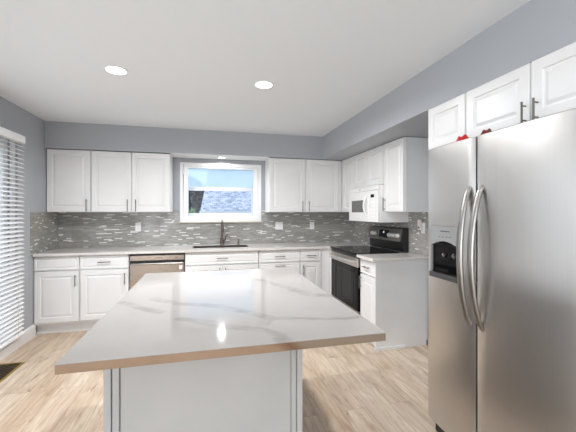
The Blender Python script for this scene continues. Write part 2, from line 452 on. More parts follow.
f.box(gx0-0.01, gx1+0.01, WZ0, WZ0+0.035, GY-0.02, -0.002)   # seat board
f.box(gx0, gx0+0.055, WZ0+0.035, WZ1-0.005, -0.10, -0.002)   # inner jambs
f.box(gx1-0.055, gx1, WZ0+0.035, WZ1-0.005, -0.10, -0.002)
f.box(gx0+0.055, gx1-0.055, WZ1-0.035, WZ1-0.005, -0.10, -0.002)
f.box(gx0, gx0+0.045, WZ0+0.035, GZ, GY, GY+0.04); f.box(gx1-0.045, gx1, WZ0+0.035, GZ, GY, GY+0.04)
f.box(gx0+0.045, gx1-0.045, WZ0+0.035, WZ0+0.085, GY, GY+0.04)
f.box(gx0, gx1, GZ-0.03, GZ+0.03, GY-0.002, GY+0.042)
for xx in (gx0, gx1-0.035):                                  # sloping rafters
    f.loft([[(xx, GZ+0.03, GY), (xx+0.035, GZ+0.03, GY), (xx+0.035, GZ-0.01, GY), (xx, GZ-0.01, GY)],
            [(xx, WZ1-0.01, -0.10), (xx+0.035, WZ1-0.01, -0.10), (xx+0.035, WZ1-0.05, -0.10), (xx, WZ1-0.05, -0.10)]])
f.build('window_frame', m_trim, win)
MB(S(0)).box(gx0+0.045, gx1-0.045, WZ0+0.085, GZ-0.03, GY+0.015, GY+0.02).build('window_pane', m_glass, win)
b = MB(S(0)); b.loft([[(gx0+0.035, GZ+0.02, GY), (gx1-0.035, GZ+0.02, GY), (gx1-0.035, GZ+0.026, GY), (gx0+0.035, GZ+0.026, GY)],
                      [(gx0+0.035, WZ1-0.03, -0.1), (gx1-0.035, WZ1-0.03, -0.1), (gx1-0.035, WZ1-0.024, -0.1), (gx0+0.035, WZ1-0.024, -0.1)]])
b.build('sloped_pane', m_glass_hazy, win)
for xx in (gx0+0.012, gx1-0.016):
    MB(S(0)).loft([[(xx, WZ0+0.035, GY+0.04), (xx, WZ0+0.035, -0.1), (xx, WZ1-0.05, -0.1), (xx, GZ-0.01, GY+0.04)],
                   [(xx+0.004, WZ0+0.035, GY+0.04), (xx+0.004, WZ0+0.035, -0.1), (xx+0.004, WZ1-0.05, -0.1), (xx+0.004, GZ-0.01, GY+0.04)]]).build('side_pane', m_glass, win)

# ---- tall window on the left wall
win2 = bpy.data.objects.new('window_2', None); COL.objects.link(win2); win2.location = (0, -(PY0+PY1)/2, PZ0); struct(win2)
casing(E_(0), PY0+0.005, PY1-0.005, PZ0+0.005, PZ1-0.005, 0.065, 0.001, 0.016, 'window_casing', win2)
f = MB(E_(0)); fw = 0.075
f.box(PY0, PY0+fw, PZ0, PZ1, -0.1, -0.02); f.box(PY1-fw, PY1, PZ0, PZ1, -0.1, -0.02)
f.box(PY0+fw, PY1-fw, PZ0, PZ0+fw, -0.1, -0.02); f.box(PY0+fw, PY1-fw, PZ1-fw, PZ1, -0.1, -0.02)
pm = (PY0+PY1)/2; f.box(pm-0.04, pm+0.04, PZ0+fw, PZ1-fw, -0.1, -0.02)
f.build('window_frame', m_trim, win2)
for a0, a1 in ((PY0+fw, pm-0.04), (pm+0.04, PY1-fw)):
    MB(E_(0)).box(a0, a1, PZ0+fw, PZ1-fw, -0.063, -0.057).build('window_pane', m_glass, win2)

# ------------------------------------------------------------ outside
struct(MB().box(-14, 16, -20, 14, -0.45, -0.25).build('ground', m_grass))
hs = thing('neighbour_house', 'neighbouring house with blue-grey shingle roof seen through the window over the sink', 'house', 5.0, -7, -0.25)
rx0 = 1.66
MB().loft([[(rx0, -5.0, 1.415), (rx0, -5.0, 1.335), (rx0+0.26, -9.0, 3.05), (rx0+0.26, -9.0, 3.13)],
           [(11, -5.0, 1.415), (11, -5.0, 1.335), (11, -9.0, 3.05), (11, -9.0, 3.13)]]).build('roof', m_shingle, hs)
MB().box(rx0-0.02, 11, -5.0, -4.9, 1.335, 1.41).build('gutter', m_gutter, hs)
MB().box(rx0+0.4, 10.8, -8.6, -5.35, -0.25, 1.335).build('wall', m_siding, hs)

def foliage(cx, cy, cz, rx, ry, rz, n, leaf, name, m, parent):
    b = MB()
    for _ in range(n):
        while True:
            p = Vector((random.uniform(-1, 1), random.uniform(-1, 1), random.uniform(-1, 1)))
            if 0.35 < p.length < 1: break
        c = Vector((cx+p.x*rx, cy+p.y*ry, cz+p.z*rz))
        u = Vector((random.gauss(0, 1), random.gauss(0, 1), random.gauss(0, 1))).normalized()
        t = u.orthogonal().normalized(); l = leaf*random.uniform(0.6, 1.2)
        b.face(tuple(c-u*l), tuple(c+t*l*0.45), tuple(c+u*l), tuple(c-t*l*0.45))
    return b.build(name, m, parent)
tr = thing('tree', 'dark green tree beside the shingle roof outside the window', 'tree', 0.7, -9.8, -0.25)
MB().tube([(0.7, -9.8, -0.25), (0.72, -9.8, 1.0), (0.7, -9.8, 2.4)], [0.14, 0.11, 0.05]).build('trunk', m_bark, tr)
foliage(0.75, -9.8, 1.45, 1.35, 0.7, 1.5, 9000, 0.15, 'foliage', m_leaf_dark, tr)
sh = thing('shrub', 'bright green leafy shrub at the lower corner outside the sink window', 'shrub', 1.62, -0.95, -0.25)
MB().tube([(1.62, -0.95, -0.25), (1.6, -0.95, 0.6), (1.63, -0.95, 1.25)], [0.02, 0.016, 0.008], 8).build('stem', m_bark, sh)
foliage(1.60, -0.95, 1.18, 0.17, 0.14, 0.27, 230, 0.045, 'foliage', m_leaf, sh)
fe = thing('fence', 'weathered grey board fence outside the tall window behind the blind', 'fence', -2.6, 2.4, -0.25)
b = MB()
for i in range(34): b.box(-2.62, -2.60, -1.4+i*0.155, -1.4+i*0.155+0.145, -0.25, 1.55)
b.build('boards', m_fence, fe)
MB().box(-2.66, -2.625, -1.4, 3.86, 1.2, 1.28).build('rail', m_fence, fe)

# ------------------------------------------------------------ cabinets
def raised_panel(f, a0, a1, b0, b1, t, m, parent, name='door', frame=0.056, bev=0.002):
    """routed door: outer frame, groove, raised centre field"""
    b = MB(f)
    a0 += 0.0015; a1 -= 0.0015
    def ring(i, c): return [(a0+i, b0+i, c), (a1-i, b0+i, c), (a1-i, b1-i, c), (a0+i, b1-i, c)]
    fr = min(frame, 0.28*(a1-a0), 0.28*(b1-b0))
    R = [ring(0, 0), ring(0, t-0.003), ring(0.003, t), ring(fr, t), ring(fr+0.005, t-0.010), ring(fr+0.013, t-0.010), ring(fr+0.030, t-0.0015), ring(fr+0.034, t-0.0015)]
    b.loft(R)
    return b.build(name, m, parent)
def flat_front(f, a0, a1, b0, b1, t, m, parent, name='drawer_front', inset=0.0):
    b = MB(f)
    def ring(i, c): return [(a0+i, b0+i, c), (a1-i, b0+i, c), (a1-i, b1-i, c), (a0+i, b1-i, c)]
    R = [ring(0, 0), ring(0, t-0.004), ring(0.004, t)]
    if inset: R += [ring(inset, t), ring(inset+0.006, t-0.004), ring(inset+0.012, t-0.004), ring(inset+0.018, t-0.001)]
    b.loft(R); return b.build(name, m, parent)
def pull(f, a, b_, L, vertical, c, parent, r=0.0048, m=m_nickel):
    b = MB(f); h = L/2; s = L*0.33
    if vertical:
        b.tube([(a, b_-h, c+0.028), (a, b_+h, c+0.028)], r, 8)
        for q in (-s, s): b.tube([(a, b_+q, c+0.0004), (a, b_+q, c+0.028)], r*0.8, 8)
    else:
        b.tube([(a-h, b_, c+0.028), (a+h, b_, c+0.028)], r, 8)
        for q in (-s, s): b.tube([(a+q, b_, c+0.0004), (a+q, b_, c+0.028)], r*0.8, 8)
    return b.build('handle', m, parent, smooth=True)

UZ0, UZ1 = 1.374, 2.132
def upper(label, f, a0, a1, z0, z1, depth, doors, group, base, dt=0.02):
    """doors: list of (a0, a1, handle_a or None)"""
    t = thing('wall_cabinet', label, 'cabinet', *base, group)
    MB(f).box(a0, a1, z0, z1, 0.011, depth).build('carcass', m_cab, t, 0.0015)
    for d0, d1, ha in doors:
        g2 = (lambda ff: (lambda a, b, c: ff(a, b, c+depth+0.0015)))(f)
        d = raised_panel(g2, d0, d1, z0+0.006, z1-0.004, dt, m_cab, t)
        if ha is not None:
            hb = z0+0.085 if z0 < 1.6 else z0+0.062
            pull(g2, ha, hb, 0.15 if z0 < 1.6 else 0.112, True, dt, d)
    return t
UG = 'white wall cabinets under the soffit'
upper('white single-door wall cabinet in the corner nearest the blind', S(0), 0.004, 0.478, UZ0, UZ1, 0.31, [(0.008, 0.476, 0.437)], UG, (0.245, 0.16, UZ0))
upper('white two-door wall cabinet left of the sink window', S(0), 0.482, 1.402, UZ0, UZ1, 0.31, [(0.485, 0.938, 0.897), (0.942, 1.399, 0.993)], UG, (0.96, 0.16, UZ0))
tc = upper('white two-door wall cabinet right of the sink window', S(0), 2.70, 3.797, UZ0, UZ1, 0.31, [(2.704, 3.226, 3.178), (3.236, 3.735, 3.277)], UG, (3.23, 0.16, UZ0))
MB(S(0)).box(3.738, 3.777, UZ0+0.002, UZ1-0.002, 0.3105, 0.328).build('filler_panel', m_cab, tc)
tc = upper('narrow white wall cabinet between the corner and the microwave', W(RW), 0.335, 0.742, UZ0, UZ1, 0.31, [(0.392, 0.739, None)], UG, (3.95, 0.54, UZ0))
MB(W(RW)).box(0.337, 0.389, UZ0+0.002, UZ1-0.002, 0.3105, 0.328).build('filler_panel', m_cab, tc)
upper('short white two-door wall cabinet directly above the microwave', W(RW), 0.746, 1.506, 1.684, UZ1, 0.31, [(0.749, 1.124, None), (1.128, 1.503, None)], UG, (3.95, 1.12, 1.684))
upper('tall white single-door wall cabinet between the microwave and the refrigerator', W(RW), 1.510, 1.893, UZ0, UZ1, 0.31, [(1.514, 1.890, 1.548)], UG, (3.95, 1.7, UZ0))
upper('narrow deep white cabinet over the freezer door side of the refrigerator', W(RW), 2.705, 3.066, 1.815, UZ1, 0.638, [(2.708, 3.064, None)], UG, (3.8, 2.88, 1.815))
upper('deep white two-door cabinet over the refrigerator with two bar handles', W(RW), 3.07, 3.895, 1.815, UZ1, 0.638, [(3.073, 3.492, 3.474), (3.498, 3.892, 3.536)], UG, (3.8, 3.48, 1.815))

CZ = 0.884   # underside of the worktops
def base_cab(label, f, a0, a1, depth, fronts, base, toe=0.11, foot=0.05, end=None, extra=None):
    """fronts: (kind, a0, a1, b0, b1, handle)"""
    t = thing('base_cabinet', label, 'cabinet', *base, 'white base cabinets under the worktop')
    b = MB(f)
    if extra == 'open':      # open-topped box round the sink bowl
        b.box(a0, a1, toe, 0.68, 0.011, depth)
        b.box(a0, a0+0.018, 0.68, CZ-0.002, 0.011, depth); b.box(a1-0.018, a1, 0.68, CZ-0.002, 0.011, depth)
        b.box(a0+0.018, a1-0.018, 0.68, CZ-0.002, depth-0.05, depth)
    else: b.box(a0, a1, toe, CZ-0.002, 0.011, depth)
    b.build('carcass', m_cab, t, 0.0015)
    MB(f).box(a0, a1, 0.001, toe-0.001, 0.03, depth-foot).build('toe_kick', m_toe, t)
    g2 = lambda a, b, c: f(a, b, c+depth+0.0015)
    for kind, d0, d1, b0, b1, hd in fronts:
        if kind == 'door': o = raised_panel(g2, d0, d1, b0, b1, 0.02, m_cab, t)
        else: o = flat_front(g2, d0, d1, b0, b1, 0.02, m_cab, t, 'drawer', 0.018)
        if hd: pull(g2, hd[0], hd[1], 0.135, hd[2], 0.02, o)
    return t
D0, D1, Q0, Q1 = 0.722, 0.872, 0.135, 0.708
base_cab('white base cabinet with one drawer and door at the blind end of the run', S(0), 0.004, 0.452, 0.60,
         [('drawer', 0.007, 0.449, D0, D1, None), ('door', 0.007, 0.449, Q0, Q1, (0.418, 0.60, True))], (0.23, 0.3, 0))
base_cab('white base cabinet with one drawer and door beside the dishwasher', S(0), 0.456, 0.972, 0.60,
         [('drawer', 0.460, 0.969, D0, D1, (0.715, 0.80, False)), ('door', 0.460, 0.969, Q0, Q1, (0.93, 0.60, True))], (0.71, 0.3, 0))
base_cab('white sink base cabinet with a false drawer and two doors', S(0), 1.603, 2.508, 0.60,
         [('drawer', 1.607, 2.504, D0, D1, (2.05, 0.80, False)), ('door', 1.607, 2.053, Q0, Q1, (2.02, 0.615, True)), ('door', 2.058, 2.504, Q0, Q1, (2.09, 0.615, True))], (2.05, 0.3, 0), extra='open')
base_cab('white three-drawer base cabinet between the sink and the corner', S(0), 2.512, 3.064, 0.60,
         [('drawer', 2.516, 3.06, D0, D1, (2.79, 0.797, False)), ('drawer', 2.516, 3.06, 0.445, Q1, (2.79, 0.674, False)), ('drawer', 2.516, 3.06, Q0, 0.430, (2.79, 0.37, False))], (2.79, 0.3, 0))
t = base_cab('white corner base cabinet with drawer, door and blank filler beside the range', S(0), 3.068, 3.478, 0.60,
         [('drawer', 3.072, 3.358, D0, D1, (3.215, 0.797, False)), ('door', 3.072, 3.358, Q0, Q1, (3.107, 0.61, True)),], (3.27, 0.3, 0))
MB(S(0)).box(3.364, 3.476, 0.115, CZ-0.004, 0.6015, 0.62).build('filler_panel', m_cab, t)
MB(W(RW)).box(0.6225, 0.706, 0.06, CZ-0.004, 0.61, 0.632).build('filler_panel', m_cab, t)
t = base_cab('narrow white base cabinet with plain end panel between the range and the refrigerator', W(RW), 1.522, 1.845, 0.60,
         [('drawer', 1.526, 1.842, D0, D1, (1.684, 0.80, False)), ('door', 1.526, 1.842, 0.05, Q1, (1.555, 0.62, True))], (3.8, 1.69, 0), toe=0.045, foot=0.02)
MB(W(RW)).box(1.8455, 1.862, 0.001, CZ-0.002, 0.045, 0.622).build('end_panel', m_cab, t)
MB(W(RW)).box(1.8625, 1.874, 0.001, 0.03, 0.30, 0.64).build('shoe_moulding', m_trim, t)

# worktops
ct = thing('worktop', 'L-shaped white quartz worktop with sink along the back wall', 'worktop', 2.0, 0.3, CZ)
slab('slab', m_quartz_run, [0.011, 1.68, 2.41, 3.452, RW-0.011], [0.011, 0.15, 0.46, 0.658, 0.703], CZ, 0.914,
     lambda x, y: not (1.68 < x < 2.41 and 0.15 < y < 0.46) and not (y > 0.658 and x < 3.452), ct, 0.003)
ct2 = tag(MB().box(3.448, RW-0.011, 1.519, 1.882, CZ, 0.914).build('worktop', m_quartz_run, None, 0.003), 'short white quartz worktop between the range and the refrigerator', 'worktop')

# sink, tap, soap pump
sk = thing('sink', 'dark steel sink bowl let into the worktop below the window', 'sink', 2.045, 0.305, 0.70)
b = MB(); x0, x1, y0, y1, zt, zb = 1.6845, 2.4055, 0.1545, 0.4555, 0.9135, 0.70
def rect(x0, x1, y0, y1, z): return [(x0, y0, z), (x1, y0, z), (x1, y1, z), (x0, y1, z)]
b.loft([rect(x0-0.003, x1+0.003, y0-0.003, y1+0.003, zt), rect(x0-0.003, x1+0.003, y0-0.003, y1+0.003, zb-0.003)], cap=False)
b.loft([rect(x0-0.003, x1+0.003, y0-0.003, y1+0.003, zt), rect(x0+0.004, x1-0.004, y0+0.004, y1-0.004, zt), rect(x0+0.012, x1-0.012, y0+0.012, y1-0.012, zb+0.02), rect(x0+0.03, x1-0.03, y0+0.03, y1-0.03, zb)], cap=False)
b.face(*rect(x0+0.03, x1-0.03, y0+0.03, y1-0.03, zb)); b.face(*rect(x0-0.003, x1+0.003, y0-0.003, y1+0.003, zb-0.003))
b.build('bowl', m_sink, sk)
MB().lathe([(0.05, 0.0), (0.05, 0.004), (0.036, 0.005), (0.03, 0.002)], (2.045, 0.3, zb+0.0005)).build('drain', m_steel_dk, sk, smooth=True)
ta = thing('faucet', 'dark brushed metal pull-down faucet behind the sink', 'faucet', 2.07, 0.085, 0.9145)
fx, fy = 2.07, 0.085
MB().lathe([(0.03, 0), (0.03, 0.006), (0.026, 0.012), (0.024, 0.02), (0.024, 0.085), (0.021, 0.095), (0.016, 0.10)], (fx, fy, 0.9148)).build('base', m_bronze, ta, smooth=True)
pts = [(fx, fy, 1.01), (fx, fy, 1.17)]
for k in range(9):
    a = PI*k/8*1.05; pts.append((fx, fy+0.075-0.075*math.cos(a), 1.185+0.075*math.sin(a)))
MB().tube(pts, 0.0125, 12).build('spout', m_bronze, ta, smooth=True)
e = pts[-1]
MB().lathe([(0.013, 0.0), (0.017, -0.02), (0.019, -0.07), (0.017, -0.085), (0.010, -0.086)], (e[0], e[1], e[2]+0.01)).build('spray_head', m_bronze, ta, smooth=True)
MB().tube([(fx+0.018, fy, 0.975), (fx+0.045, fy, 0.985), (fx+0.052, fy+0.005, 1.03), (fx+0.078, fy+0.01, 1.062)], [0.013, 0.012, 0.007, 0.006], 10).build('lever', m_bronze, ta, smooth=True)
so = thing('soap_dispenser', 'small dark soap dispenser pump beside the faucet', 'soap dispenser', 2.30, 0.085, 0.9145)
MB().lathe([(0.02, 0), (0.02, 0.006), (0.013, 0.012), (0.011, 0.045), (0.008, 0.05), (0.008, 0.062)], (2.30, 0.085, 0.9148)).build('base', m_bronze, so, smooth=True)
MB().tube([(2.30, 0.082, 0.981), (2.30, 0.10, 0.984), (2.30, 0.145, 0.980), (2.30, 0.155, 0.968)], [0.011, 0.010, 0.007, 0.006], 10).build('nozzle', m_bronze, so, smooth=True)

# ------------------------------------------------------------ dishwasher
dw = thing('dishwasher', 'stainless built-in dishwasher under the worktop left of the sink', 'dishwasher', 1.288, 0.3, 0)
MB(S(0)).box(0.978, 1.597, 0.09, CZ-0.004, 0.03, 0.575).build('tub', m_dkgrey, dw)
MB(S(0)).box(0.985, 1.59, 0.001, 0.088, 0.05, 0.52).build('toe_kick', m_black, dw)
dd = MB(S(0)).box(0.980, 1.595, 0.115, 0.752, 0.577, 0.618).build('door', m_dw, dw, 0.006)
cp = MB(S(0)).box(0.980, 1.595, 0.797, 0.858, 0.577, 0.618).build('control_panel', m_dw, dw, 0.004)
MB(S(0)).box(0.984, 1.591, 0.754, 0.795, 0.577, 0.592).build('handle_pocket', m_black, dw)
MB(S(0)).loft([[(a, z, c) for z, c in ((0.747, 0.6185), (0.762, 0.6185), (0.766, 0.628), (0.757, 0.634), (0.747, 0.630))] for a in (0.995, 1.58)]).build('handle_lip', m_handle, dw)
for q0, q1 in [(1.255+k*0.018, 1.265+k*0.018) for k in range(5)]+[(1.49, 1.515)]:
    MB(S(0)).box(q0, q1, 0.824, 0.831, 0.6183, 0.6188).build('control_button', m_black, cp)
st = tag(MB(S(0)).box(1.535, 1.572, 0.682, 0.728, 0.6186, 0.6192).build('sticker', m_white_paper), 'small square white sticker on the dishwasher door', 'sticker')

# ------------------------------------------------------------ range
YR0, YR1 = 0.712, 1.508
rg = thing('range', 'black and stainless electric range between the corner and the narrow cabinet', 'range', 3.78, 1.13, 0)
MB(W(RW)).box(YR0+0.004, YR1-0.004, 0.07, 0.898, 0.03, 0.60).build('body', m_black, rg)
ck = MB(W(RW)).box(YR0, YR1, 0.899, 0.921, 0.13, 0.652).build('cooktop', m_blackglass, rg, 0.004)
for (a, c, r) in ((0.95, 0.50, 0.105), (1.32, 0.50, 0.085), (0.95, 0.27, 0.08), (1.32, 0.27, 0.105)):
    b = MB(W(RW)); n_ = 40
    for k in range(n_):
        p = [(a+rr*math.cos(2*PI*j/n_), 0.9214, c+rr*math.sin(2*PI*j/n_)) for j in (k, k+1) for rr in (r-0.0025, r)]
        b.face(p[0], p[1], p[3], p[2])
    b.build('burner_ring', m_burner, ck)
MB(W(RW)).box(YR0+0.003, YR1-0.003, 0.868, 0.897, 0.602, 0.640).build('front_strip', m_black, rg, 0.003)
door = MB(W(RW)).box(YR0+0.003, YR1-0.003, 0.285, 0.765, 0.602, 0.642).build('oven_door', m_blackglass, rg, 0.004)
MB(W(RW)).box(YR0+0.003, YR1-0.003, 0.7655, 0.865, 0.602, 0.648).build('door_band', m_steel_h, door, 0.004)
b = MB(W(RW))
def rr(a0, a1, b0, b1, c): return [(a0, b0, c), (a1, b0, c), (a1, b1, c), (a0, b1, c)]
b.loft([rr(0.86, 1.40, 0.36, 0.70, 0.6422), rr(0.86, 1.40, 0.36, 0.70, 0.6445), rr(0.872, 1.388, 0.372, 0.688, 0.6445), rr(0.876, 1.384, 0.376, 0.684, 0.6428)])
b.build('oven_window', m_ovenwin, door)
b = MB(W(RW)); pts = [(YR0+0.05, 0.822, 0.648), (YR0+0.05, 0.826, 0.672)] + [(YR0+0.05+(YR1-YR0-0.10)*k/12, 0.826, 0.676+0.022*math.sin(PI*k/12)) for k in range(13)] + [(YR1-0.05, 0.826, 0.672), (YR1-0.05, 0.822, 0.648)]
b.tube(pts, 0.015, 10, 1.0); b.build('handle', m_ovenbar, door, smooth=True)
MB(W(RW)).box(YR0+0.003, YR1-0.003, 0.085, 0.278, 0.602, 0.638).build('drawer', m_steel_h, rg, 0.005)
b = MB(W(RW)); b.loft([[(a, z, c) for z, c in ((0.922, 0.012), (0.922, 0.075), (1.03, 0.082), (1.035, 0.105), (1.18, 0.075), (1.19, 0.06), (1.19, 0.012))] for a in (YR0, YR1)])
bgd = b.build('backguard', m_black, rg, 0.002)
b = MB(W(RW)); b.loft([[(a, z, c) for z, c in ((1.033, 0.083), (1.033, 0.1075), (1.18, 0.0785), (1.19, 0.064), (1.186, 0.060))] for a in (YR0-0.001, YR1-0.03)])
b.build('control_fascia', m_fascia, bgd, 0.001)
sl = lambda z: 0.1083-(z-1.033)*0.197
def on_fascia(name, m, a0, a1, z0, z1, t, parent):
    return MB(W(RW)).loft([[(a0, z0, sl(z0)), (a1, z0, sl(z0)), (a1, z1, sl(z1)), (a0, z1, sl(z1))], [(a0, z0, sl(z0)+t), (a1, z0, sl(z0)+t), (a1, z1, sl(z1)+t), (a0, z1, sl(z1)+t)]]).build(name, m, parent)
on_fascia('display_panel', m_blackglass, 0.995, 1.215, 1.06, 1.155, 0.002, bgd)
on_fascia('display', m_display, 1.085, 1.112, 1.115, 1.138, 0.0028, bgd)
for a in (0.83, 0.90, 1.245, 1.305, 1.365, 1.425):
    zz = 1.10
    MB(W(RW)).lathe([(0.029, 0.0), (0.029, 0.006), (0.024, 0.010), (0.022, 0.026), (0.017, 0.029)], (a, zz, sl(zz)+0.0004), 'c', 16).build('knob', m_knob, bgd, smooth=True)

# ------------------------------------------------------------ microwave
MY0, MY1 = 0.752, 1.512
MX, MZ0, MZ1 = RW-0.4050, 1.258, 1.679
mw = thing('microwave', 'white over-the-range microwave with curved handle', 'microwave', 3.9, 1.13, MZ0)
MB(W(RW)).box(MY0-0.004, MY1-0.003, MZ0, MZ1, 0.012, 0.3720).build('body', m_white_pl, mw, 0.004)
MB(W(RW)).box(MY0+0.01, MY1-0.02, MZ0-0.006, MZ0-0.0005, 0.03, 0.3600).build('underside_vent', m_dkgrey, mw)
md = MB(W(RW)).box(MY0-0.004, 1.295, MZ0+0.002, MZ1-0.055, 0.3730, 0.4050).build('door', m_white_pl, mw, 0.008)
MB(W(RW)).box(0.842, 1.19, MZ0+0.115, MZ0+0.262, 0.4052, 0.4068).build('window', m_mwglass, md)
b = MB(W(RW)); b.tube([(1.255, MZ0+0.06+0.26*k/12, 0.4060+0.040*math.sin(PI*k/12)) for k in range(13)], 0.012, 10); b.build('handle', m_white_pl, md, smooth=True)
cpn = MB(W(RW)).box(1.299, MY1-0.003, MZ0+0.002, MZ1-0.055, 0.3730, 0.4030).build('control_panel', m_white_pl, mw, 0.006)
MB(W(RW)).box(1.345, 1.43, MZ0+0.285, MZ0+0.322, 0.4032, 0.4040).build('display', m_blackglass, cpn)
b = MB(W(RW))
for i in range(5):
    for j in range(3): b.box(1.335+j*0.042, 1.365+j*0.042, MZ0+0.05+i*0.042, MZ0+0.075+i*0.042, 0.4032, 0.4038)
b.build('keypad', m_trim, cpn)
vt = MB(W(RW)).box(MY0-0.004, MY1-0.003, MZ1-0.053, MZ1, 0.3730, 0.4000).build('vent_grille', m_white_pl, mw, 0.008)
MB(W(RW)).box(1.035, 1.085, MZ1-0.034, MZ1-0.026, 0.4002, 0.4007).build('badge', m_dkgrey, vt)

# ------------------------------------------------------------ refrigerator
fr = thing('refrigerator', 'stainless side-by-side refrigerator with water dispenser', 'refrigerator', 3.65, 3.465, 0)
FX = 3.225
MB().box(3.295, 4.02, 3.012, 3.912, 0.055, 1.752).build('cabinet_body', m_dkgrey, fr, 0.004)
MB().box(3.262, 3.30, 3.03, 3.905, 0.006, 0.085).build('base_grille', m_black, fr, 0.003)
def fdoor(name, y0, y1, hole=None):
    """door skin bowed slightly outwards, with an optional cut-out"""
    z0, z1 = 0.088, 1.769
    N = 16
    ys = [y0+(y1-y0)*k/N for k in range(N+1)]
    zs = [z0, z0+0.004, z1-0.004, z1]
    if hole: ys = sorted([q for q in ys if all(abs(q-h) > 0.012 for h in hole[:2])]+list(hole[:2])); zs = sorted(zs+list(hole[2:]))
    def dep(y):
        u = (y-y0)/(y1-y0)*2-1
        edge = max(0.0, (abs(u)*(y1-y0)/2-((y1-y0)/2-0.014))/0.014)
        return FX-0.006+0.008*u*u+0.006*edge**2
    def P(y, z): return (dep(y)+(0.003 if z in (z0, z1) else 0), y, z)
    b = MB(); xb = 3.288
    for i in range(len(ys)-1):
        for j in range(len(zs)-1):
            ym, zm = (ys[i]+ys[i+1])/2, (zs[j]+zs[j+1])/2
            if hole and hole[0] < ym < hole[1] and hole[2] < zm < hole[3]: continue
            b.face(P(ys[i], zs[j]), P(ys[i+1], zs[j]), P(ys[i+1], zs[j+1]), P(ys[i], zs[j+1]))
            b.face((xb, ys[i], zs[j]), (xb, ys[i+1], zs[j]), (xb, ys[i+1], zs[j+1]), (xb, ys[i], zs[j+1]))
        for z in (z0, z1): b.face(P(ys[i], z), P(ys[i+1], z), (xb, ys[i+1], z), (xb, ys[i], z))
    for j in range(len(zs)-1):
        for y in (y0, y1): b.face(P(y, zs[j]), P(y, zs[j+1]), (xb, y, zs[j+1]), (xb, y, zs[j]))
    if hole:
        h0, h1, k0, k1 = hole
        for j in range(len(zs)-1):
            if k0 <= zs[j] and zs[j+1] <= k1:
                for y in (h0, h1): b.face(P(y, zs[j]), P(y, zs[j+1]), (xb, y, zs[j+1]), (xb, y, zs[j]))
        for i in range(len(ys)-1):
            if h0 <= ys[i] and ys[i+1] <= h1:
                for z in (k0, k1): b.face(P(ys[i], z), P(ys[i+1], z), (xb, ys[i+1], z), (xb, ys[i], z))
    o = b.build(name, m_steel, fr)
    for p in o.data.polygons: p.use_smooth = True
    o.data.set_sharp_from_angle(angle=0.6)
    return o
DH = (3.038, 3.286, 0.998, 1.292)
fz = fdoor('freezer_door', 3.000, 3.381, DH)
ff = fdoor('fresh_food_door', 3.391, 3.922)
# dispenser set in the freezer door
fw_ = W(FX)     # c measured outwards from the door face plane
dp = MB(fw_)
h0, h1, k0, k1 = DH
ar = [(h0+0.012, 1.012)] + [(h1-0.012, 1.012), (h1-0.012, 1.175)] + [(h1-0.012-(h1-h0-0.024)*k/14, 1.175+0.028*math.sin(PI*k/14)) for k in range(1, 14)] + [(h0+0.012, 1.175)]
# bezel ring: from outer rectangle to the arched mouth
outer = []
for a, b_ in ar:
    outer.append((a, b_))
def to_rect(a, b_):
    if b_ <= 1.0121: return (h0+0.001 if a < 3.16 else h1-0.001, k0+0.001)
    if a <= h0+0.0121: return (h0+0.001, k1-0.001)
    if a >= h1-0.0121: return (h1-0.001, k1-0.001)
    return (h0+0.001+(a-h0-0.012)/(h1-h0-0.024)*(h1-h0-0.002), k1-0.001)
R0 = [(*to_rect(*q), -0.05) for q in ar]; R1 = [(*to_rect(*q), 0.006) for q in ar]; R2 = [(a, b_, 0.008) for a, b_ in ar]; R3 = [(a, b_, -0.006) for a, b_ in ar]
dp.loft([R0, R1, R2, R3], cap=False)
bez = dp.build('dispenser_bezel', m_pl_grey, fz)
cav = MB(fw_); cav.loft([[(a, b_, -0.0065) for a, b_ in ar], [(a*0.92+3.166*0.45, b_*0.98+1.09*0.02, -0.06) for a, b_ in ar]], cap=False)
cav.q.append([len(cav.v)-len(ar)+k for k in range(len(ar))])
cav.build('dispenser_cavity', m_blackglass, fz)
b = MB(fw_); b.box(h0+0.004, h1-0.004, 0.980, 1.011, -0.05, 0.018); b.build('drip_tray', m_dkgrey, fz, 0.004)
b = MB(fw_); b.box(h0+0.014, h1-0.014, 1.0115, 1.014, -0.045, 0.015); b.build('drip_grate', m_steel_dk, fz)
for a in (3.135, 3.215):
    MB(fw_).tube([(a, 1.185, -0.03), (a, 1.15, -0.028), (a-0.006, 1.118, -0.012), (a+0.012, 1.112, -0.006), (a+0.024, 1.128, -0.008)], [0.008, 0.008, 0.007, 0.007, 0.006], 8).build('dispenser_lever', m_steel_dk, fz, smooth=True)
b = MB(fw_); b.box(3.13, 3.205, 1.258, 1.264, 0.0068, 0.0078)
for k in range(4): b.box(3.115+k*0.03, 3.128+k*0.03, 1.226, 1.230, 0.0070, 0.0080)
b.build('panel_marks', m_dkgrey, bez)
def fhandle(y, parent, lean):
    z0, z1 = 0.775, 1.508; N = 22; L = []
    for k in range(N+1):
        u = k/N
        c = -0.002+0.072*math.sin(PI*u)**0.62
        L.append((y+lean*math.sin(PI*u), z0+(z1-z0)*u, c))
    o = MB(W(FX+0.004)).tube(L, [0.016+0.004*math.sin(PI*k/N) for k in range(N+1)], 12, 0.62, (1, 0, 0)).build('handle', m_handle, parent, smooth=True)
fhandle(3.346, fz, 0.004); fhandle(3.428, ff, -0.004)
for yy, pr in ((3.06, fz), (3.86, ff)):
    MB().box(3.30, 3.38, yy-0.025, yy+0.03, 1.7525, 1.770).build('hinge_cover', m_dkgrey, pr, 0.004)

